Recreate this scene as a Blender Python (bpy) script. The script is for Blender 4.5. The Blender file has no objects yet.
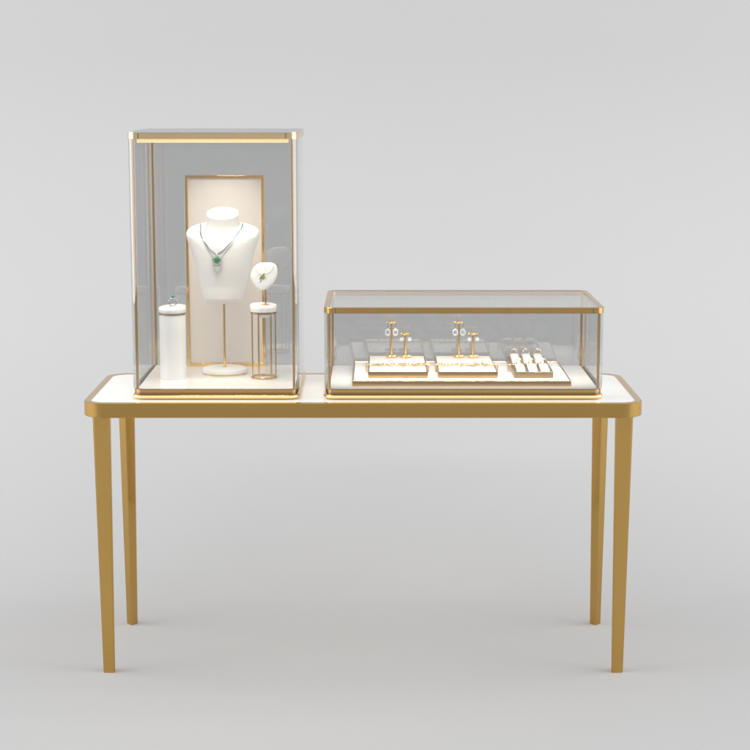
import bpy, bmesh, math, random
from mathutils import Vector, Matrix
random.seed(7)
PI = math.pi
S = bpy.context.scene
C = S.collection

# ------------------------------------------------------------------ camera, world, lights, exposure
cam_d = bpy.data.cameras.new('camera'); cam = bpy.data.objects.new('camera', cam_d); C.objects.link(cam)
cam.location = (0, -4.232, 1.45)
cam.rotation_euler = (math.radians(90 - 9.2498), 0, 0)
cam_d.sensor_width = 36; cam_d.lens = 1750 / 750 * 36
cam_d.clip_start = 0.05; cam_d.clip_end = 200
S.camera = cam

W = bpy.data.worlds.new('World'); S.world = W; W.use_nodes = True
_nt = W.node_tree; _tc = _nt.nodes.new('ShaderNodeTexCoord'); _sx = _nt.nodes.new('ShaderNodeSeparateXYZ'); _cr = _nt.nodes.new('ShaderNodeValToRGB')
_nt.links.new(_tc.outputs['Generated'], _sx.inputs[0]); _nt.links.new(_sx.outputs['Z'], _cr.inputs[0]); _nt.links.new(_cr.outputs[0], _nt.nodes['Background'].inputs[0])
_el = _cr.color_ramp.elements
_el[0].position = 0.05; _el[0].color = (0.20, 0.202, 0.205, 1)
_el[1].position = 0.16; _el[1].color = (0.985, 0.99, 1, 1)
_e = _el.new(0.56); _e.color = (0.985, 0.99, 1, 1)
_e = _el.new(0.80); _e.color = (0.30, 0.303, 0.306, 1)
_nt.nodes['Background'].inputs[1].default_value = 2.17

def area(name, loc, target, sx, sy, power, col=(1, 1, 1), spread=None):
    d = bpy.data.lights.new(name, 'AREA'); d.shape = 'RECTANGLE'; d.size = sx; d.size_y = sy
    d.energy = power; d.color = col
    if spread: d.spread = math.radians(spread)
    o = bpy.data.objects.new(name, d); C.objects.link(o); o.location = loc
    o.rotation_euler = (Vector(target) - Vector(loc)).to_track_quat('-Z', 'Y').to_euler()
    return o
area('side_fill_left', (-5.4, -0.3, 2.2), (0, -0.3, 1.4), 6.0, 3.8, 230, (1, 0.99, 0.975))  # unseen side lamps, added to brighten the floor under the table
area('side_fill_right', (5.4, -0.3, 2.2), (0, -0.3, 1.4), 6.0, 3.8, 215, (1, 0.99, 0.975))

S.view_settings.view_transform = 'Standard'; S.view_settings.look = 'None'
S.view_settings.exposure = 0.0; S.view_settings.gamma = 1
S.render.engine = 'CYCLES'
S.cycles.use_denoising = True
S.cycles.max_bounces = 14; S.cycles.transparent_max_bounces = 48
S.cycles.glossy_bounces = 8; S.cycles.transmission_bounces = 8
S.cycles.caustics_reflective = True
S.cycles.sample_clamp_indirect = 6
S.cycles.blur_glossy = 0.3

# ------------------------------------------------------------------ materials
def base_mat(name):
    m = bpy.data.materials.new(name); m.use_nodes = True
    nt = m.node_tree; return m, nt, nt.nodes['Principled BSDF']
def setp(b, **k):
    for n, v in k.items():
        b.inputs[n.replace('_', ' ')].default_value = v
def noise_rough(nt, b, lo, hi, scale, stretch=(1, 1, 1), bump=0.0):
    tc = nt.nodes.new('ShaderNodeTexCoord'); mp = nt.nodes.new('ShaderNodeMapping'); n = nt.nodes.new('ShaderNodeTexNoise')
    mp.inputs['Scale'].default_value = stretch
    n.inputs['Scale'].default_value = scale; n.inputs['Detail'].default_value = 4
    r = nt.nodes.new('ShaderNodeMapRange'); r.inputs['To Min'].default_value = lo; r.inputs['To Max'].default_value = hi
    nt.links.new(tc.outputs['Object'], mp.inputs['Vector']); nt.links.new(mp.outputs[0], n.inputs['Vector'])
    nt.links.new(n.outputs[0], r.inputs['Value']); nt.links.new(r.outputs[0], b.inputs['Roughness'])
    if bump:
        bp = nt.nodes.new('ShaderNodeBump'); bp.inputs['Strength'].default_value = bump; bp.inputs['Distance'].default_value = 0.001
        nt.links.new(n.outputs[0], bp.inputs['Height']); nt.links.new(bp.outputs[0], b.inputs['Normal'])
    return n
def tint(nt, b, n, c1, c2):
    mx = nt.nodes.new('ShaderNodeMix'); mx.data_type = 'RGBA'
    mx.inputs[6].default_value = (*c1, 1); mx.inputs[7].default_value = (*c2, 1)
    nt.links.new(n.outputs[0], mx.inputs[0]); nt.links.new(mx.outputs[2], b.inputs['Base Color'])

def gold_mat(name, c, lo, hi, stretch=(1, 1, 1), scale=5):
    m, nt, b = base_mat(name); setp(b, Metallic=1.0)
    n = noise_rough(nt, b, lo, hi, scale, stretch)
    tint(nt, b, n, tuple(x * 0.98 for x in c), tuple(min(1, x * 1.02) for x in c))
    return m
GOLD = gold_mat('satin_gold', (0.62, 0.385, 0.118), 0.09, 0.12)
CASEGOLD = gold_mat('polished_gold', (0.60, 0.39, 0.155), 0.14, 0.22)
LIGHTGOLD = gold_mat('light_gold', (0.80, 0.60, 0.33), 0.16, 0.22)
LITGOLD = gold_mat('lit_foot_gold', (0.86, 0.64, 0.31), 0.2, 0.25)  # paler gold: the white tabletop's reflection is put into the bead colour
SHADEGOLD = gold_mat('shaded_band_gold', (0.22, 0.137, 0.055), 0.3, 0.38)  # darker gold: the band's dark reflection is put into its colour
BRIGHTGOLD = gold_mat('bright_gold', (0.88, 0.60, 0.24), 0.10, 0.16)
BRONZE = gold_mat('brown_gold', (0.42, 0.30, 0.17), 0.30, 0.4)
ROSE = gold_mat('rose_gold', (0.80, 0.45, 0.30), 0.12, 0.2)
STEEL = gold_mat('grey_steel', (0.60, 0.60, 0.60), 0.25, 0.35)
SILVER = gold_mat('silver', (0.32, 0.37, 0.38), 0.15, 0.25)

def white_mat(name, c, lo, hi, spec=0.5, coat=0.0, scale=25, bump=0.0, dark=0.97):
    m, nt, b = base_mat(name); n = noise_rough(nt, b, lo, hi, scale, (1, 1, 1), bump)
    tint(nt, b, n, tuple(x * dark for x in c), c)
    b.inputs['Specular IOR Level'].default_value = spec; b.inputs['Coat Weight'].default_value = coat
    b.inputs['Coat Roughness'].default_value = 0.05
    return m
STONE = white_mat('white_polished_stone', (0.90, 0.885, 0.86), 0.18, 0.3, coat=0.3)
BUSTSKIN = white_mat('white_bust_cloth', (0.74, 0.72, 0.695), 0.55, 0.7, 0.2, scale=200, bump=0.03)
VELVET = white_mat('white_leatherette', (0.90, 0.885, 0.87), 0.5, 0.65, 0.25, scale=300, bump=0.05)
CREAM = white_mat('cream_board', (0.72, 0.665, 0.605), 0.6, 0.75, 0.2, scale=60)
PLASTER = white_mat('white_lacquer', (0.86, 0.85, 0.835), 0.3, 0.45, 0.4, scale=12)
JOINTBROWN, _nt, _b = base_mat('brown_joint'); setp(_b, Base_Color=(0.10, 0.075, 0.05, 1), Roughness=0.6)  # brown of the joints in the top frames

m, nt, b = base_mat('marble'); MARBLE = m
tc = nt.nodes.new('ShaderNodeTexCoord'); w = nt.nodes.new('ShaderNodeTexNoise'); w.inputs['Scale'].default_value = 18; w.inputs['Detail'].default_value = 8; w.inputs['Distortion'].default_value = 2.2
cr = nt.nodes.new('ShaderNodeValToRGB'); cr.color_ramp.elements[0].position = 0.46; cr.color_ramp.elements[0].color = (0.84, 0.83, 0.82, 1)
e = cr.color_ramp.elements.new(0.5); e.color = (0.79, 0.785, 0.78, 1); cr.color_ramp.elements[2].position = 0.54; cr.color_ramp.elements[2].color = (0.86, 0.85, 0.84, 1)
nt.links.new(tc.outputs['Object'], w.inputs['Vector']); nt.links.new(w.outputs[0], cr.inputs[0]); nt.links.new(cr.outputs[0], b.inputs['Base Color'])
setp(b, Roughness=0.2)

m, nt, b = base_mat('grey_paper'); BACK = m
n = noise_rough(nt, b, 0.9, 1.0, 0.9); tint(nt, b, n, (0.436, 0.437, 0.440), (0.452, 0.453, 0.456)); b.inputs['Specular IOR Level'].default_value = 0.0

m, nt, b = base_mat('grey_studio_floor'); STUDIOFLOOR = m
n = noise_rough(nt, b, 0.7, 0.85, 2.0); tint(nt, b, n, (0.29, 0.29, 0.29), (0.33, 0.33, 0.33)); b.inputs['Specular IOR Level'].default_value = 0.2

def glass_mat(name, col, ior, rough=0.0):
    m = bpy.data.materials.new(name); m.use_nodes = True; nt = m.node_tree; nt.nodes.clear(); N = nt.nodes.new; L = nt.links.new
    out = N('ShaderNodeOutputMaterial'); mix = N('ShaderNodeMixShader'); tr = N('ShaderNodeBsdfTransparent'); gl = N('ShaderNodeBsdfGlossy')
    fr = N('ShaderNodeFresnel'); g = N('ShaderNodeNewGeometry')
    mr = N('ShaderNodeMapRange'); mr.inputs['To Min'].default_value = ior; mr.inputs['To Max'].default_value = 1 / ior
    L(g.outputs['Backfacing'], mr.inputs['Value']); L(mr.outputs[0], fr.inputs['IOR'])
    tr.inputs[0].default_value = (*col, 1); gl.inputs['Color'].default_value = (1, 1, 1, 1); gl.inputs['Roughness'].default_value = rough
    L(fr.outputs[0], mix.inputs[0]); L(tr.outputs[0], mix.inputs[1]); L(gl.outputs[0], mix.inputs[2]); L(mix.outputs[0], out.inputs[0])
    return m
GLASS = glass_mat('grey_tinted_glass', (0.875, 0.878, 0.876), 1.9)
TOPGLASS = glass_mat('clear_top_glass', (0.93, 0.935, 0.935), 1.5)

def crystal(name, col, rough=0.0, ior=1.7):
    m, nt, b = base_mat(name); setp(b, Base_Color=(*col, 1), Roughness=rough, IOR=ior); b.inputs['Transmission Weight'].default_value = 1; return m
CRYSTAL = crystal('clear_crystal', (0.97, 0.98, 1.0), 0.03)
m, nt, b = base_mat('emerald'); EMERALD = m; setp(b, Base_Color=(0.0, 0.15, 0.05, 1), Roughness=0.1); b.inputs['Specular IOR Level'].default_value = 0.35
m, nt, b = base_mat('light_green_stone'); LIMESTONE = m; setp(b, Base_Color=(0.10, 0.55, 0.25, 1), Roughness=0.1)
m, nt, b = base_mat('peridot'); PERIDOT = m; setp(b, Base_Color=(0.28, 0.30, 0.03, 1), Roughness=0.1, Metallic=0.4)
m, nt, b = base_mat('frosted_drop'); FROST = m; setp(b, Base_Color=(0.45, 0.48, 0.43, 1), Roughness=0.3); b.inputs['Coat Weight'].default_value = 0.6
m, nt, b = base_mat('diamond_white'); DIAM = m; setp(b, Base_Color=(0.80, 0.83, 0.86, 1), Roughness=0.12, Metallic=0.55)
m, nt, b = base_mat('led_diffuser'); LED = m
setp(b, Base_Color=(0.9, 0.8, 0.55, 1)); b.inputs['Emission Color'].default_value = (1.0, 0.74, 0.33, 1); b.inputs['Emission Strength'].default_value = 0.95

# ------------------------------------------------------------------ helpers
def obj(name, bm, mat, parent=None, smooth=None, bevel=0, seg=2):
    bmesh.ops.recalc_face_normals(bm, faces=bm.faces)
    me = bpy.data.meshes.new(name); bm.to_mesh(me); bm.free(); me.materials.append(mat)
    if smooth is not None:
        for p in me.polygons: p.use_smooth = True
        me.set_sharp_from_angle(angle=math.radians(smooth))
    o = bpy.data.objects.new(name, me); C.objects.link(o)
    if parent: o.parent = parent
    if bevel:
        md = o.modifiers.new('bevel', 'BEVEL'); md.width = bevel; md.segments = seg; md.limit_method = 'ANGLE'; md.angle_limit = math.radians(40)
        for p in me.polygons: p.use_smooth = True
        md.harden_normals = True
    return o
def thing(name, label, cat, loc=(0, 0, 0), rz=0, group=None):
    o = bpy.data.objects.new(name, None); C.objects.link(o); o.empty_display_size = 0.02
    o.location = loc; o.rotation_euler = (0, 0, rz); o['label'] = label; o['category'] = cat
    if group: o['group'] = group
    return o
def dup(root, loc, label, rz=None):
    r = root.copy(); C.objects.link(r); r.location = loc; r['label'] = label
    if rz is not None: r.rotation_euler = (0, 0, rz)
    for ch in list(root.children):
        c = ch.copy(); C.objects.link(c); c.parent = r
        for g in list(ch.children):
            d = g.copy(); C.objects.link(d); d.parent = c
    return r
def rr(w, d, r, z, seg=10, cx=0, cy=0):
    pts = []
    r = max(r, 1e-4)
    for (sx, sy, a0) in ((1, 1, 0), (-1, 1, 90), (-1, -1, 180), (1, -1, 270)):
        for k in range(seg + 1):
            a = math.radians(a0 + 90 * k / seg)
            pts.append((cx + sx * (w / 2 - r) + r * math.cos(a), cy + sy * (d / 2 - r) + r * math.sin(a), z))
    return pts
def loops(bm, ls, close=False, caps=True):
    V = [[bm.verts.new(p) for p in l] for l in ls]; n = len(V[0])
    pairs = list(zip(V, V[1:])) + ([(V[-1], V[0])] if close else [])
    for a, b_ in pairs:
        for i in range(n): bm.faces.new((a[i], a[(i + 1) % n], b_[(i + 1) % n], b_[i]))
    if caps and not close: bm.faces.new(V[0]); bm.faces.new(V[-1])
    return V
def rr_slab(w, d, r, z0, z1, cx=0, cy=0, ch=0.0, seg=10):
    bm = bmesh.new()
    ls = []
    if ch: ls.append(rr(w - 2 * ch, d - 2 * ch, r - ch, z0, seg, cx, cy)); ls.append(rr(w, d, r, z0 + ch, seg, cx, cy)); ls.append(rr(w, d, r, z1 - ch, seg, cx, cy)); ls.append(rr(w - 2 * ch, d - 2 * ch, r - ch, z1, seg, cx, cy))
    else: ls = [rr(w, d, r, z0, seg, cx, cy), rr(w, d, r, z1, seg, cx, cy)]
    loops(bm, ls); return bm
def rr_sweep(w, d, r, prof, cx=0, cy=0, seg=10, bm=None):
    """closed profile of (inset, z) swept round a rounded rectangle"""
    bm = bm or bmesh.new()
    loops(bm, [rr(w - 2 * o, d - 2 * o, r - o, z, seg, cx, cy) for o, z in prof], close=True); return bm
def box(bm, c, s, rot=None):
    M = Matrix.Translation(c) @ (rot.to_4x4() if rot else Matrix.Identity(4)) @ Matrix.Diagonal((*s, 1))
    bmesh.ops.create_cube(bm, size=1, matrix=M); return bm
def lathe(prof, seg=40, bm=None, c=(0, 0, 0)):
    bm = bm or bmesh.new(); ls = [[(c[0] + r * math.cos(2 * PI * k / seg), c[1] + r * math.sin(2 * PI * k / seg), c[2] + z) for k in range(seg)] for r, z in prof]
    loops(bm, ls); return bm
def tube(pts, r, seg=8, bm=None, closed=False):
    bm = bm or bmesh.new(); P = [Vector(p) for p in pts]; n = len(P); ls = []; up = None
    for i in range(n):
        if closed: t = (P[(i + 1) % n] - P[i - 1]).normalized()
        else: t = (P[min(i + 1, n - 1)] - P[max(i - 1, 0)]).normalized()
        if up is None: up = Vector((0, 0, 1)) if abs(t.z) < 0.9 else Vector((0, 1, 0))
        a = t.cross(up).normalized(); up = a.cross(t).normalized()
        rr_ = r(i / (n - 1)) if callable(r) else r
        ls.append([tuple(P[i] + a * rr_ * math.cos(2 * PI * k / seg) + up * rr_ * math.sin(2 * PI * k / seg)) for k in range(seg)])
    loops(bm, ls, close=closed); return bm
def torus(R, r, c=(0, 0, 0), rot=Matrix.Identity(3), seg=40, bm=None, a0=0, a1=360):
    n = seg; full = a1 - a0 >= 360
    pts = []
    for k in range(n if full else n + 1):
        a = math.radians(a0 + (a1 - a0) * k / n); pts.append(Vector(c) + rot @ Vector((R * math.cos(a), R * math.sin(a), 0)))
    return tube(pts, r, 8, bm, closed=full)
def ball(bm, c, r, sub=2, s=(1, 1, 1)):
    bmesh.ops.create_icosphere(bm, subdivisions=sub, radius=r, matrix=Matrix.Translation(c) @ Matrix.Diagonal((*s, 1))); return bm
def smooth_pts(P, n=8):
    out = []; Q = [P[0]] + list(P) + [P[-1]]
    for i in range(1, len(Q) - 2):
        p0, p1, p2, p3 = [Vector(q) for q in Q[i - 1:i + 3]]
        for k in range(n):
            t = k / n
            out.append(0.5 * ((2 * p1) + (p2 - p0) * t + (2 * p0 - 5 * p1 + 4 * p2 - p3) * t * t + (3 * p1 - p0 - 3 * p2 + p3) * t ** 3))
    out.append(Vector(P[-1])); return out
RX = lambda a: Matrix.Rotation(a, 3, 'X')
RY = lambda a: Matrix.Rotation(a, 3, 'Y')
RZ = lambda a: Matrix.Rotation(a, 3, 'Z')

# ------------------------------------------------------------------ setting: seamless grey studio sweep
bm = bmesh.new(); prof = [(-2.6, 0), (-1.5, 0), (0.5, 0)]
R = 1.6
for k in range(1, 41):
    a = (PI / 2) * k / 40; prof.append((0.5 + R * math.sin(a), R - R * math.cos(a)))
prof.append((2.1, 7))
rows = [[bm.verts.new((x, y, z)) for x in (-14, -4, 4, 14)] for y, z in prof]
for a, b_ in zip(rows, rows[1:]):
    for i in range(3): bm.faces.new((a[i], a[i + 1], b_[i + 1], b_[i]))
bd = obj('backdrop', bm, BACK, smooth=60); bd['kind'] = 'structure'
bm = bmesh.new(); bm.faces.new([bm.verts.new(q) for q in ((-40, -40, -0.004), (40, -40, -0.004), (40, 30, -0.004), (-40, 30, -0.004))])
fl = obj('floor', bm, STUDIOFLOOR); fl['kind'] = 'structure'

# ------------------------------------------------------------------ the console table
TZ = 0.697
TX0, TX1, TY0, TY1 = -0.7167, 0.6577, -0.040, 0.425
tw, td, tcx, tcy = TX1 - TX0, TY1 - TY0, (TX0 + TX1) / 2, (TY0 + TY1) / 2
t = thing('display_table', 'long brass console table with a white top and four tapered legs', 'table', (tcx, tcy, 0))
rim_w, rim_h, rc = 0.018, 0.036, 0.056
bm = rr_sweep(tw, td, rc, [(0.0015, TZ - rim_h), (0, TZ - rim_h + 0.0015), (0, TZ - 0.0015), (0.0015, TZ), (rim_w - 0.001, TZ), (rim_w, TZ - 0.001), (rim_w, TZ - rim_h)], seg=16)
obj('rim', bm, GOLD, t, smooth=35)
obj('tabletop', rr_slab(tw - 2 * rim_w - 0.0004, td - 2 * rim_w - 0.0004, rc - rim_w, TZ - 0.02, TZ - 0.0008, seg=16), STONE, t, smooth=35)
obj('underside_panel', rr_slab(tw - 2 * rim_w - 0.0006, td - 2 * rim_w - 0.0006, rc - rim_w, TZ - rim_h + 0.004, TZ - 0.0215, seg=16), GOLD, t, smooth=35)
def leg(x, y, front):
    # flat outer face, short flanks, ridge towards the middle of the table
    s = 1 if front else -1
    sec = [(-0.5, 0.06), (-0.40, -0.05), (0.40, -0.05), (0.5, 0.06), (0.5, 0.30), (0.03, 0.85), (-0.03, 0.85), (-0.5, 0.30)]
    z1 = TZ - rim_h + 0.004
    lean = lambda z: (0.024 if front else 0.014) * (1 - z / z1)
    def ring(z, w): return [(x + u * w, y + s * v * w + lean(z), z) for u, v in sec]
    bm = bmesh.new()
    L = []
    for k in range(9):
        f = k / 8; w_ = 0.0285 + (0.0435 - 0.0285) * f
        L.append(ring(0.0015 + (z1 - 0.0015) * f, w_))
    L.insert(0, ring(0, 0.0265))
    loops(bm, L); return bm
for (x, y, fr) in ((-0.670, 0.004, True), (0.6105, 0.004, True), (-0.668, 0.424, False), (0.606, 0.424, False)):
    o = obj('leg', leg(x - tcx, (-0.022 if fr else 0.407) - tcy, fr), GOLD, t, smooth=20)

# ------------------------------------------------------------------ glass showcases
def showcase(name, label, cx, w, y0, y1, ztop, pins):
    d = y1 - y0; cy = (y0 + y1) / 2; zb = TZ + 0.0006
    s = thing(name, label, 'display case', (cx, cy, zb)); H = ztop - zb; r = 0.026; bh = 0.0245
    # base: polished bead at the foot, recessed band above
    pf = [(0.010, 0.0), (0.004, 0.0006), (0.001, 0.003), (0.0, 0.006), (0.001, 0.0085), (0.003, 0.0105), (0.0055, 0.0112), (0.013, 0.0112), (0.013, 0.0)]
    obj('base_frame', rr_sweep(w + 0.004, d + 0.004, r + 0.002, pf, seg=14), LITGOLD, s, smooth=50)
    obj('base_band', rr_sweep(w + 0.004, d + 0.004, r + 0.002, [(0.0055, 0.0114), (0.0055, bh - 0.001), (0.0065, bh), (0.013, bh), (0.013, 0.0114)], seg=14), SHADEGOLD, s, smooth=50)
    obj('floor_plate', rr_slab(w - 0.024, d - 0.024, r - 0.012, 0.008, bh + 0.0012, ch=0.001, seg=14), STONE, s, smooth=35)
    gt = 0.006; ring_h = 0.0145
    # four sided glass sleeve with rounded corners, real thickness
    bm = rr_sweep(w, d, r, [(0, bh + 0.0005), (0, H - ring_h - 0.0005), (gt, H - ring_h - 0.0005), (gt, bh + 0.0005)], seg=14)
    obj('glass_sleeve', bm, GLASS, s, smooth=35)
    pr = [(0.0, H - ring_h), (0.0, H - 0.001), (0.001, H), (0.0125, H), (0.0135, H - 0.001), (0.0135, H - ring_h)]
    obj('top_frame', rr_sweep(w + 0.001, d + 0.001, r, pr, seg=14), LIGHTGOLD if name == 'tall_showcase' else CASEGOLD, s, smooth=40)
    obj('top_glass', rr_slab(w - 0.028, d - 0.028, r - 0.014, H - 0.0065, H - 0.0008, seg=14), TOPGLASS, s, smooth=35)
    for sx in (-1, 1):      # joints where the corner pieces of the frame meet
        bm = bmesh.new(); box(bm, (sx * (w / 2 - r - 0.002), -d / 2 - 0.0002, H - ring_h / 2), (0.0022, 0.002, ring_h - 0.001)); obj('frame_joint', bm, JOINTBROWN, s)
    for sx in (-1, 1):
        for sy in (-1, 1):
            bm = bmesh.new(); zz0, zz1 = bh + 0.0012, H - ring_h
            px, py = sx * (w / 2 - pins), sy * (d / 2 - 0.0115)
            box(bm, (px, py, (zz0 + zz1) / 2), (0.0068, 0.0068, zz1 - zz0))
            obj('corner_post', bm, CASEGOLD, s, bevel=0.0012)
    return s, H, bh
tall, TH, tb = showcase('tall_showcase', 'tall upright glass display case with gold edges on the left half of the table', -0.3925, 0.411, 0.015, 0.415, 1.348, 0.0125)
low, LH, lb = showcase('low_showcase', 'low wide glass case with gold edges and jewellery trays, on the right of the table', 0.2185, 0.687, 0.015, 0.400, 0.925, 0.0125)
# light bar tucked under the tall case's front rail
bm = bmesh.new(); yb = -0.2 + 0.022
box(bm, (0, yb, TH - 0.0120), (0.374, 0.016, 0.005)); lbar = obj('light_bar', bm, CASEGOLD, tall, bevel=0.001)
bm = bmesh.new(); box(bm, (0, yb - 0.0005, TH - 0.0192), (0.366, 0.0135, 0.0088)); obj('diffuser', bm, LED, lbar, bevel=0.001)
area('light_bar_glow', (-0.3925, 0.045, 1.3225), (-0.3925, 0.10, 0.72), 0.34, 0.012, 1.0, (1, 0.92, 0.80), 110)
obj('lid', rr_slab(0.4115, 0.4005, 0.026, TH + 0.0003, TH + 0.0022, seg=14), STEEL, tall, smooth=35)
bm = bmesh.new(); box(bm, (0, 0.02, TH - 0.010), (0.05, 0.20, 0.006)); dl = obj('ceiling_light', bm, CASEGOLD, tall, bevel=0.001)
area('ceiling_glow', (-0.3925, 0.225, 1.334), (-0.3925, 0.225, 0.7), 0.07, 0.07, 0.95, (1, 0.93, 0.84), 120)
# unseen light bar and glow, added behind the low front rail to brighten trays
bm = bmesh.new(); box(bm, (0, -0.1715, LH - 0.0090), (0.62, 0.008, 0.006)); obj('light_bar', bm, CASEGOLD, low, bevel=0.001)
area('low_tray_fill', (0.2185, 0.036, 0.912), (0.2185, 0.21, 0.72), 0.64, 0.006, 1.9, (1, 0.95, 0.88), 95)

PZ = TZ + 0.0006 + tb + 0.0012      # top of the floor plates
LZ = PZ

# ------------------------------------------------------------------ back panel
p = thing('back_panel', 'upright cream backboard with a thin gold frame behind the white bust', 'panel', (-0.3955, 0.385, PZ))
pw, ph, ft = 0.209, 0.506, 0.0085
bm = bmesh.new()
def rectloop(a, b0, b1, y): return [(-a, y, b0), (a, y, b0), (a, y, b1), (-a, y, b1)]
loops(bm, [rectloop(pw / 2, 0, ph, -0.008), rectloop(pw / 2 - ft, ft, ph - ft, -0.008), rectloop(pw / 2 - ft, ft, ph - ft, 0.008), rectloop(pw / 2, 0, ph, 0.008)], close=True)
obj('frame', bm, BRIGHTGOLD, p, bevel=0.0012)
bm = bmesh.new(); box(bm, (0, 0, ph / 2), (pw - 2 * ft - 0.0004, 0.007, ph - 2 * ft - 0.0004)); obj('board', bm, CREAM, p)

# ------------------------------------------------------------------ bust on its stand
BX, BY = -0.3905, 0.262
b_ = thing('bust_stand', 'white necklace bust on a slim gold stem and round white base', 'display bust', (BX, BY, PZ))
obj('base', lathe([(0.050, 0.0028), (0.0575, 0.004), (0.0585, 0.008), (0.0575, 0.013), (0.052, 0.0155)], 64), PLASTER, b_, smooth=50)
obj('base_trim', lathe([(0.0535, 0.0), (0.0545, 0.0005), (0.0545, 0.0027), (0.0535, 0.0032)], 64), BRIGHTGOLD, b_, smooth=50)
obj('stem', lathe([(0.006, 0.0152), (0.006, 0.019), (0.0032, 0.0205), (0.0032, 0.200)], 24), BRIGHTGOLD, b_, smooth=50)
SEC = [  # z, half width, front depth, back depth, shear
    (0.9065, 0.0415, 0.019, 0.022, 0), (0.9080, 0.0455, 0.0230, 0.025, 0), (0.9180, 0.0512, 0.0370, 0.030, 0), (0.9200, 0.0520, 0.0385, 0.031, 0), (0.9330, 0.0555, 0.0400, 0.031, 0),
    (0.9520, 0.0603, 0.041, 0.033, 0), (0.9800, 0.0662, 0.047, 0.034, 0), (1.0050, 0.0718, 0.052, 0.034, 0), (1.0300, 0.0780, 0.055, 0.034, 0),
    (1.0550, 0.0860, 0.0545, 0.034, 0.05), (1.0720, 0.0915, 0.052, 0.034, 0.13), (1.0850, 0.0945, 0.0485, 0.034, 0.23), (1.0930, 0.0925, 0.0445, 0.033, 0.31), (1.0985, 0.0860, 0.040, 0.032, 0.36),
    (1.1020, 0.0740, 0.036, 0.031, 0.39), (1.1045, 0.0590, 0.0315, 0.031, 0.40), (1.1065, 0.0450, 0.0285, 0.030, 0.41), (1.1085, 0.0410, 0.028, 0.030, 0.42), (1.1200, 0.0403, 0.028, 0.030, 0.42), (1.1330, 0.0403, 0.029, 0.031, 0.42),
    (1.1370, 0.0408, 0.0295, 0.0315, 0.42), (1.1385, 0.0403, 0.029, 0.031, 0.42), (1.1392, 0.0390, 0.028, 0.030, 0.42)]
def sec_at(z):
    for a, c in zip(SEC, SEC[1:]):
        if a[0] <= z <= c[0]:
            f = (z - a[0]) / (c[0] - a[0]); return [a[i] + (c[i] - a[i]) * f for i in range(5)]
    return SEC[0] if z < SEC[0][0] else SEC[-1]
def spow(v, e): return math.copysign(abs(v) ** e, v)
def bust_ring(s, n=96):
    z, w_, df, db, sh = s; out = []
    for k in range(n):
        a = 2 * PI * k / n; e = 0.86
        x = w_ * spow(math.cos(a), e); y = spow(math.sin(a), e); y = y * (db if y > 0 else df)
        out.append((x, y, z - PZ + sh * y))
    return out
zs = []
for a, c in zip(SEC, SEC[1:]):
    n = max(1, int((c[0] - a[0]) / 0.004)); zs += [a[0] + (c[0] - a[0]) * k / n for k in range(n)]
zs.append(SEC[-1][0])
bm = bmesh.new(); loops(bm, [bust_ring(sec_at(z)) for z in zs])
obj('bust', bm, BUSTSKIN, b_, smooth=50)
def chest(x, z, off=0.0018):
    """world point on the front of the bust seen at world x, z"""
    zz = z
    for _ in range(8):
        s = sec_at(zz); u = min(0.98, abs((x - BX) / s[1])); e = 0.86
        y = -s[2] * (max(0.0, 1 - u ** (2 / e))) ** (e / 2); zz = z - s[4] * y
    return Vector((x, BY + y - off, z))
def pxz(px, py):   # height and side of a point on the chest, scaled from the neckline
    return (BX + (px - 223.3) * 0.002573, 1.0938 - (py - 230) * 0.00259)
# necklace
n_ = thing('emerald_necklace', 'fine double silver chain with a round green stone pendant hung round the white bust', 'necklace', chest(*pxz(219, 257)))
NL = n_.location.copy()
def chain(px, r=0.0012):
    pts = smooth_pts([chest(*pxz(*q)) - NL for q in px], 10); bm = tube(pts, r, 6)
    for q in pts[::2]: ball(bm, q, r * 1.45, 1)
    return bm
obj('chain', chain([(201.6, 223.0), (202.0, 227), (203.2, 233), (207.9, 241.3), (213.7, 248.2), (218.9, 250.6), (224.2, 248.4), (231.3, 241.3), (238.7, 232.2), (242.2, 226.5), (243.4, 222.5)]), SILVER, n_, smooth=60)
obj('chain', chain([(201.2, 224.0), (202.6, 234), (208.5, 244.5), (213.0, 251.5), (217.5, 260.5), (219, 261.2), (220.5, 260.5), (225.0, 252.5), (233.0, 242.5), (240.5, 232.5), (244.2, 223.5)], 0.0007), SILVER, n_, smooth=60)
pc = Vector((0, -0.003, 0))
pend = obj('pendant', torus(0.0102, 0.0013, pc, RX(PI / 2), 40), SILVER, n_, smooth=60); pend.scale = (1.12, 1.12, 1.12)
bm = bmesh.new()
for k in range(20):
    a = 2 * PI * k / 20; ball(bm, (0.0102 * math.cos(a), -0.0045, 0.0102 * math.sin(a)), 0.0013, 1)
obj('stone_halo', bm, DIAM, pend, smooth=30)
bm = bmesh.new(); ball(bm, (0, -0.004, 0), 0.0070, 2, (1, 0.45, 1.0)); obj('gemstone', bm, EMERALD, pend)
bm = bmesh.new()
for k in range(4):
    a = PI / 4 + k * PI / 2; ball(bm, (0.0068 * math.cos(a), -0.005, 0.0068 * math.sin(a)), 0.0011, 1)
obj('green_accent', bm, LIMESTONE, pend)
bm = bmesh.new()
for k in range(4):
    a = k * PI / 2; ball(bm, (0.0068 * math.cos(a), -0.005, 0.0068 * math.sin(a)), 0.0010, 1)
obj('claw', bm, BRIGHTGOLD, pend)
obj('bail', torus(0.0026, 0.0008, (0.0005, -0.0035, 0.0142), RY(PI / 2) @ RX(0.5), 20, ), ROSE, n_, smooth=60)
bm = bmesh.new()
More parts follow.
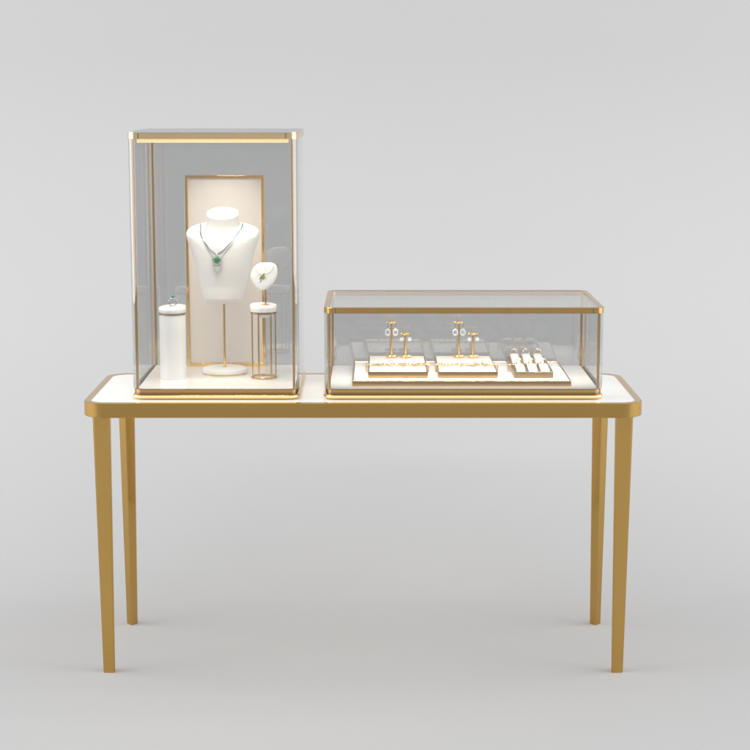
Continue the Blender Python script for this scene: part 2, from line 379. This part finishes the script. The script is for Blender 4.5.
out = [(-0.0112, -0.0115), (-0.006, -0.0135), (0, -0.0142), (0.006, -0.0135), (0.0112, -0.0115), (0.0105, -0.019), (0.0075, -0.028), (0.003, -0.034), (0, -0.0362), (-0.003, -0.034), (-0.0075, -0.028), (-0.0105, -0.019)]
cen = (0, -0.0028, -0.0215)
fr = [bm.verts.new((x, -0.0008, z)) for x, z in out]; mi = [bm.verts.new((x * .55, -0.0026, -0.021 + (z + 0.021) * .6)) for x, z in out]; bk = [bm.verts.new((x, 0.0006, z)) for x, z in out]
for i in range(12):
    j = (i + 1) % 12; bm.faces.new((fr[i], fr[j], mi[j], mi[i])); bm.faces.new((bk[i], bk[j], fr[j], fr[i]))
bm.faces.new(mi); bm.faces.new(bk)
obj('drop', bm, FROST, n_)

# ------------------------------------------------------------------ cylinder pedestal with emerald ring
c = thing('cylinder_pedestal', 'solid white cylinder pedestal with a thin gold band under its cap', 'pedestal', (-0.5150, 0.180, PZ))
obj('body', lathe([(0.0325, 0.0), (0.0332, 0.0012), (0.0332, 0.1640), (0.032, 0.1645)], 64), PLASTER, c, smooth=50)
obj('band', lathe([(0.0335, 0.1640), (0.0342, 0.1645), (0.0342, 0.1685), (0.0335, 0.1690)], 64), BRONZE, c, smooth=50)
bm = bmesh.new(); ls = []
for rad, z, sl in ((0.033, 0.1690, 0), (0.0345, 0.1702, 0), (0.0348, 0.1790, 0.10), (0.0338, 0.1842, 0.13), (0.0320, 0.1852, 0.13), (0.016, 0.1858, 0.13)):
    ls.append([(rad * math.cos(2 * PI * k / 64), rad * math.sin(2 * PI * k / 64), z + sl * (rad * math.sin(2 * PI * k / 64) * 0.5 + rad * math.cos(2 * PI * k / 64) * 0.35)) for k in range(64)])
loops(bm, ls); obj('cap', bm, MARBLE, c, smooth=50)
g = thing('emerald_ring', 'small silver ring with a green stone standing on the white cylinder pedestal', 'ring', (-0.5125, 0.175, PZ + 0.1850), 0.5); g.scale = (1.3, 1.3, 1.3)
obj('band', torus(0.0075, 0.0010, (0, 0, 0.0080), RX(PI / 2), 32), SILVER, g, smooth=60)
bm = bmesh.new(); ball(bm, (0.001, 0, 0.0180), 0.0040, 1, (1, 1, 0.8)); obj('gemstone', bm, EMERALD, g)
bm = bmesh.new()
for k in range(7):
    a = 2 * PI * k / 7; ball(bm, (0.0045 * math.cos(a), 0.0045 * math.sin(a), 0.0162), 0.0012, 1)
ball(bm, (-0.0072, 0, 0.012), 0.0018, 1); ball(bm, (0.0078, 0, 0.0115), 0.0015, 1); obj('setting', bm, DIAM, g)

# ------------------------------------------------------------------ wire pedestal with pendant plate
wx, wy = -0.2838, 0.190
w_ = thing('wire_pedestal', 'open gold wire pedestal with a round white top, right of the bust', 'pedestal', (wx, wy, PZ))
Rw = 0.0315
bm = bmesh.new(); bm = torus(Rw, 0.0022, (0, 0, 0.0024), seg=56); obj('bottom_ring', bm, CASEGOLD, w_, smooth=60)
obj('top_ring', lathe([(Rw - 0.003, 0.1660), (Rw + 0.0022, 0.1662), (Rw + 0.0022, 0.1700), (Rw - 0.003, 0.1702)], 64), CASEGOLD, w_, smooth=50)
for deg in (205, 250, 310, 345, 60, 120):
    a = math.radians(deg); obj('rod', tube([(Rw * math.cos(a), Rw * math.sin(a), 0.003), (Rw * math.cos(a), Rw * math.sin(a), 0.085), (Rw * math.cos(a), Rw * math.sin(a), 0.1665)], 0.0017, 10), CASEGOLD, w_, smooth=60)
obj('inner_disc', lathe([(Rw - 0.0045, 0.1585), (Rw - 0.004, 0.1655)], 48), MARBLE, w_, smooth=50)
bm = bmesh.new(); ls = []
for rad, z, sl in ((0.031, 0.1703, 0), (0.0335, 0.1712, 0), (0.0342, 0.1780, 0.0), (0.0342, 0.1868, 0.12), (0.0325, 0.1885, 0.12), (0.024, 0.1872, 0.12)):
    ls.append([(rad * math.cos(2 * PI * k / 64), rad * math.sin(2 * PI * k / 64), z + sl * rad * (math.sin(2 * PI * k / 64) * 0.5 - math.cos(2 * PI * k / 64) * 0.25)) for k in range(64)])
loops(bm, ls); obj('top_disc', bm, MARBLE, w_, smooth=50)
pl = thing('pendant_plate', 'small rounded white display plate standing on the gold wire pedestal', 'display plate', (wx, wy, PZ + 0.1890))
zc = 0.984 - (PZ + 0.1890)
ctl = [(-0.0335, -0.002), (-0.0305, 0.014), (-0.022, 0.0265), (-0.008, 0.0338), (0.008, 0.0348), (0.022, 0.0335), (0.0315, 0.0265), (0.0348, 0.0130), (0.0325, -0.0015), (0.0255, -0.0150), (0.0150, -0.0265), (0.0035, -0.0342), (-0.0080, -0.0352), (-0.0190, -0.0285), (-0.0285, -0.0160)]
cl = smooth_pts(ctl + [ctl[0]], 5)[:-1]
bm = bmesh.new(); tl = RX(math.radians(-6))
def pring(sc, y): return [tuple(Vector((0.002, 0, zc)) + tl @ Vector((q[0] * sc, y, q[1] * sc))) for q in cl]
loops(bm, [pring(0.94, 0.004), pring(1.0, 0.002), pring(1.0, -0.0015), pring(0.965, -0.0045), pring(0.86, -0.0062), pring(0.6, -0.0070)]); plate = obj('plate', bm, PLASTER, pl, smooth=60)
obj('stem', lathe([(0.0100, -0.0035), (0.0100, -0.0010), (0.0026, 0.000), (0.0026, zc - 0.008)], 24, c=(0.005, 0.0075, 0)), CASEGOLD, pl, smooth=50)
pn = thing('gold_pendant', 'yellow and olive flower pendant on a thin chain on the small white plate', 'pendant', (wx + 0.002, wy - 0.008, PZ + 0.1890 + zc))
def arc(pts, r=0.00045): return tube(smooth_pts([(x, -0.0005, z) for x, z in pts], 8), r, 6)
obj('chain', arc([(0.0255, 0.0255), (0.0225, 0.0165), (0.015, 0.0092), (0.004, 0.0062), (-0.004, 0.0050)]), SILVER, pn, smooth=60)
obj('chain', arc([(-0.0190, 0.0240), (-0.0175, 0.0150), (-0.0130, 0.0080), (-0.006, 0.0052)], 0.0003), SILVER, pn, smooth=60)
bm = bmesh.new()
for k, (x, z, rd) in enumerate([(-0.002, 0.003, .0036), (-0.006, -0.002, .0034), (0.0015, -0.001, .0030), (-0.0015, -0.0045, .0032), (0.001, 0.0065, .0026), (-0.0085, -0.0055, .0024)]): ball(bm, (x, -0.001, z), rd, 1, (1, .5, 1.25 if k % 2 else .8))
obj('blossom', bm, PERIDOT, pn)
bm = bmesh.new()
for (x, z) in ((-0.0125, 0.006), (-0.0110, 0.0075), (0.0060, -0.005), (-0.0065, -0.0105), (-0.0085, -0.0125), (-0.0100, -0.0145)): ball(bm, (x, -0.001, z), 0.0013, 1)
obj('small_stones', bm, SILVER, pn)

# ------------------------------------------------------------------ low case: big tray and three small trays
tr = thing('jewellery_tray', 'large flat white tray with gold edge, lying under the three smaller trays', 'tray', (0.2155, 0.2120, LZ))
tX, tD, tH = 0.5445, 0.318, 0.0142
bm = rr_sweep(tX, tD, 0.002, [(0, 0), (0, tH - .0005), (0.0005, tH), (0.0042, tH), (0.0045, tH - 0.001), (0.0045, 0)], seg=3); obj('rim', bm, CASEGOLD, tr)
obj('surface', rr_slab(tX - 0.0094, tD - 0.0094, 0.001, 0.001, tH - 0.0010, seg=3), VELVET, tr)
SZ = LZ + tH + 0.0003
def pad(cx, label):
    s = thing('earring_tray', label, 'tray', (cx, 0.2330, SZ), 0, 'small white trays with gold edges in the low case')
    w, d, h = 0.1505, 0.268, 0.0148
    bm = rr_sweep(w, d, 0.002, [(0, 0), (0, h - .0005), (0.0005, h), (0.0036, h), (0.004, h - 0.001), (0.004, 0)], seg=3); obj('rim', bm, CASEGOLD, s)
    obj('surface', rr_slab(w - 0.0084, d - 0.0084, 0.001, 0.001, h - 0.0009, seg=3), VELVET, s)
    return s
pads = [(0.0577, 'small gold edged white tray farthest left in the low case'), (0.2332, 'small gold edged white tray in the middle of the low case')]
for cx, lb_ in pads: pad(cx, lb_)
QZ = SZ + 0.0150
def beaded_bar(cx, w, label):
    s = thing('gold_rail', label, 'ring rail', (cx, 0.192, SZ), 0, 'gold ring rails across the small trays')
    bm = tube([(-w / 2, 0, 0.0185), (0, 0, 0.0185), (w / 2, 0, 0.0185)], 0.0026, 10); obj('rail', bm, BRIGHTGOLD, s, smooth=50)
    for sx in (-1, 1):
        bm = bmesh.new(); box(bm, (sx * (w / 2 + 0.0005), 0, 0.0098), (0.0035, 0.007, 0.0192)); obj('rail_foot', bm, BRIGHTGOLD, s, bevel=0.0008)
    bm = bmesh.new(); x = -w / 2 + 0.008
    while x < w / 2 - 0.006:
        ball(bm, (x, -0.0006, 0.0185 + random.uniform(-.0008, .0016)), random.uniform(0.0032, 0.0046), 1, (1.1, .9, .9)); x += random.uniform(0.0045, 0.0085)
    obj('beading', bm, BRIGHTGOLD, s, smooth=20)
    return s
beaded_bar(0.0577, 0.158, 'beaded gold rail across the leftmost small tray in the low case')
beaded_bar(0.2345, 0.158, 'beaded gold rail across the middle small tray in the low case')
# thin rings leaning on the rails
r0 = thing('thin_ring', '', 'ring', (0, 0, 0), 0, 'thin rings leaning on the gold rails')
tilt = RX(PI / 2 - 0.35)
obj('band', torus(0.0076, 0.0009, (0, 0, 0.0074), tilt, 32), SILVER, r0, smooth=60)
bm = bmesh.new()
for dx, rd in ((-0.0028, .0012), (0, .0020), (0.0028, .0012)): ball(bm, (dx, 0.0027, 0.0148), rd, 1)
obj('setting', bm, DIAM, r0)
words = ['leftmost', 'second from left', 'third from left', 'rightmost']
first = True
for tname, xs in (('leftmost small tray', (0.012, 0.042, 0.072, 0.104)), ('middle small tray', (0.189, 0.219, 0.249, 0.279))):
    for k, x in enumerate(xs):
        lb_ = f'thin silver ring, {words[k]} of four on the rail of the {tname}'
        loc = (x, 0.1835, QZ)
        if first: r0.location = loc; r0['label'] = lb_; r0.rotation_euler = (0, 0, 0.15); first = False
        else: dup(r0, loc, lb_, random.uniform(-.35, .35))
# earring stands
def stand(h, name_label, loc):
    s = thing('earring_stand', name_label, 'earring stand', loc, 0, 'gold earring stands')
    bm = bmesh.new(); n = 48; ls = []
    for rad, z in ((0.0128, 0.0), (0.0138, 0.0034), (0.0118, 0.0072), (0.0050, 0.0085), (0.0024, 0.0095)):
        ls.append([(rad * (1 + 0.10 * math.cos(9 * 2 * PI * k / n)) * math.cos(2 * PI * k / n), rad * (1 + 0.10 * math.cos(9 * 2 * PI * k / n)) * math.sin(2 * PI * k / n), z) for k in range(n)])
    loops(bm, ls); obj('foot', bm, BRIGHTGOLD, s, smooth=40)
    obj('stem', lathe([(0.0030, 0.006), (0.0030, h - 0.004)], 20), BRIGHTGOLD, s, smooth=50)
    bm = bmesh.new(); ls = []
    for rad, z in ((0.003, h - 0.0072), (0.0122, h - 0.0052), (0.0136, h - 0.0026), (0.0122, h - 0.0002), (0.004, h + 0.0004)):
        ls.append([(rad * (1 + 0.09 * math.cos(9 * 2 * PI * k / n)) * math.cos(2 * PI * k / n), rad * (1 + 0.09 * math.cos(9 * 2 * PI * k / n)) * math.sin(2 * PI * k / n), z) for k in range(n)])
    loops(bm, ls); obj('top_disc', bm, BRIGHTGOLD, s, smooth=40)
    return s
HT, HS = 0.0970, 0.0667
sA = stand(HT, 'taller gold earring stand with round top on the leftmost small tray', (0.0436, 0.337, QZ))
sB = stand(HS, 'shorter gold earring stand with round top on the leftmost small tray', (0.0806, 0.337, QZ))
dup(sA, (0.2213, 0.337, QZ), 'taller gold earring stand with round top on the middle small tray')
dup(sB, (0.2586, 0.337, QZ), 'shorter gold earring stand with round top on the middle small tray')
# earrings
def earring(kind):
    s = thing('drop_earring', '', 'earring', (0, 0, 0), 0, 'crystal earrings hanging from the gold stands')
    if kind == 'long':
        obj('hook', tube([(0, 0, 0), (0.0006, 0, -0.006), (0, 0, -0.0125)], 0.0007, 6), SILVER, s, smooth=60)
        bm = bmesh.new(); bm = torus(0.0062, 0.0011, (0, 0, -0.0255), RX(PI / 2), 24, bm)
        for k in range(14):
            a = 2 * PI * k / 14; ball(bm, (0.0062 * math.cos(a), -0.0008, -0.0255 + 0.0085 * math.sin(a)), 0.0017, 1)
        obj('crystal_hoop', bm, DIAM, s)
        bm = bmesh.new(); ball(bm, (0, 0, -0.0135), 0.0028, 1); ball(bm, (0, -0.001, -0.0262), 0.0036, 1, (1, .7, 1.4)); obj('crystal', bm, CRYSTAL, s)
    else:
        obj('hook', tube([(0, 0, 0), (0.0004, 0, -0.004), (0, 0, -0.008)], 0.0007, 6), SILVER, s, smooth=60)
        bm = bmesh.new()
        for k in range(9):
            a = 2 * PI * k / 9; ball(bm, (0.0040 * math.cos(a), -0.0005, -0.0135 + 0.0042 * math.sin(a)), 0.0019, 1)
        ball(bm, (0, -0.0012, -0.0135), 0.0030, 1); obj('crystal_cluster', bm, DIAM, s)
    return s
eL, eS = earring('long'), earring('short'); uL = uS = False
for tn, xa, xb in (('leftmost', 0.0436, 0.0806), ('middle', 0.2213, 0.2586)):
    for sx, side in ((-1, 'left'), (1, 'right')):
        lb_ = f'long crystal earring on the {side} of the taller stand, {tn} small tray'
        loc = (xa + sx * 0.0102, 0.332, QZ + HT - 0.0036)
        if not uL: eL.location = loc; eL['label'] = lb_; uL = True
        else: dup(eL, loc, lb_, random.uniform(-.3, .3))
        lb_ = f'short crystal earring on the {side} of the shorter stand, {tn} small tray'
        loc = (xb + sx * 0.0102, 0.332, QZ + HS - 0.0036)
        if not uS: eS.location = loc; eS['label'] = lb_; uS = True
        else: dup(eS, loc, lb_, random.uniform(-.3, .3))

# ring tray with six cushions
rt = thing('ring_tray', 'brown gold box of white ring cushions, rightmost small tray in the low case', 'tray', (0.3980, 0.2290, SZ), 0, 'small white trays with gold edges in the low case')
w, d, h = 0.0985, 0.262, 0.0150
bm = rr_sweep(w, d, 0.002, [(0, 0), (0, h - .0006), (0.0006, h), (0.0042, h), (0.0046, h - .0006), (0.0046, 0)], seg=3); obj('box_wall', bm, BRONZE, rt)
obj('box_floor', rr_slab(w - 0.0096, d - 0.0096, 0.001, 0.001, 0.0125, seg=3), BRONZE, rt)
rail = beaded_bar(0.3880, 0.094, 'plain gold rail across the ring tray between its two rows of cushions')
def cushion(x, y, dep):
    bm = bmesh.new(); box(bm, (x, y, 0.0172), (0.0215, dep, 0.0090), RX(math.radians(5))); return bm
CX = (-0.0305, 0.0, 0.0305)
for yy, dep in ((-0.083, 0.070), (0.075, 0.082)):
    for x in CX: obj('cushion', cushion(x, yy, dep), VELVET, rt, bevel=0.0022, seg=3)
rs = thing('cushion_ring', '', 'ring', (0, 0, 0), 0, 'rings on the white cushions of the ring tray')
obj('band', torus(0.0088, 0.0012, (0, 0, 0.0066), RX(PI / 2 - 0.2), 32), CASEGOLD, rs, smooth=60)
bm = bmesh.new(); ball(bm, (0, 0.0022, 0.0165), 0.0034, 1, (1, 1, .8))
for k in range(8):
    a = 2 * PI * k / 8; ball(bm, (0.0046 * math.cos(a), 0.0022 + .003 * math.sin(a), 0.0155), 0.0013, 1)
obj('setting', bm, DIAM, rs)
first = True
for rn, yy in (('back', 0.335), ('front', 0.165)):
    for k, x in enumerate(CX):
        lb_ = f'gold ring on the {("left", "middle", "right")[k]} cushion of the {rn} row in the ring tray'
        loc = (0.3980 + x, yy, SZ + 0.0215)
        if first: rs.location = loc; rs['label'] = lb_; first = False
        else: dup(rs, loc, lb_, random.uniform(-.2, .2))
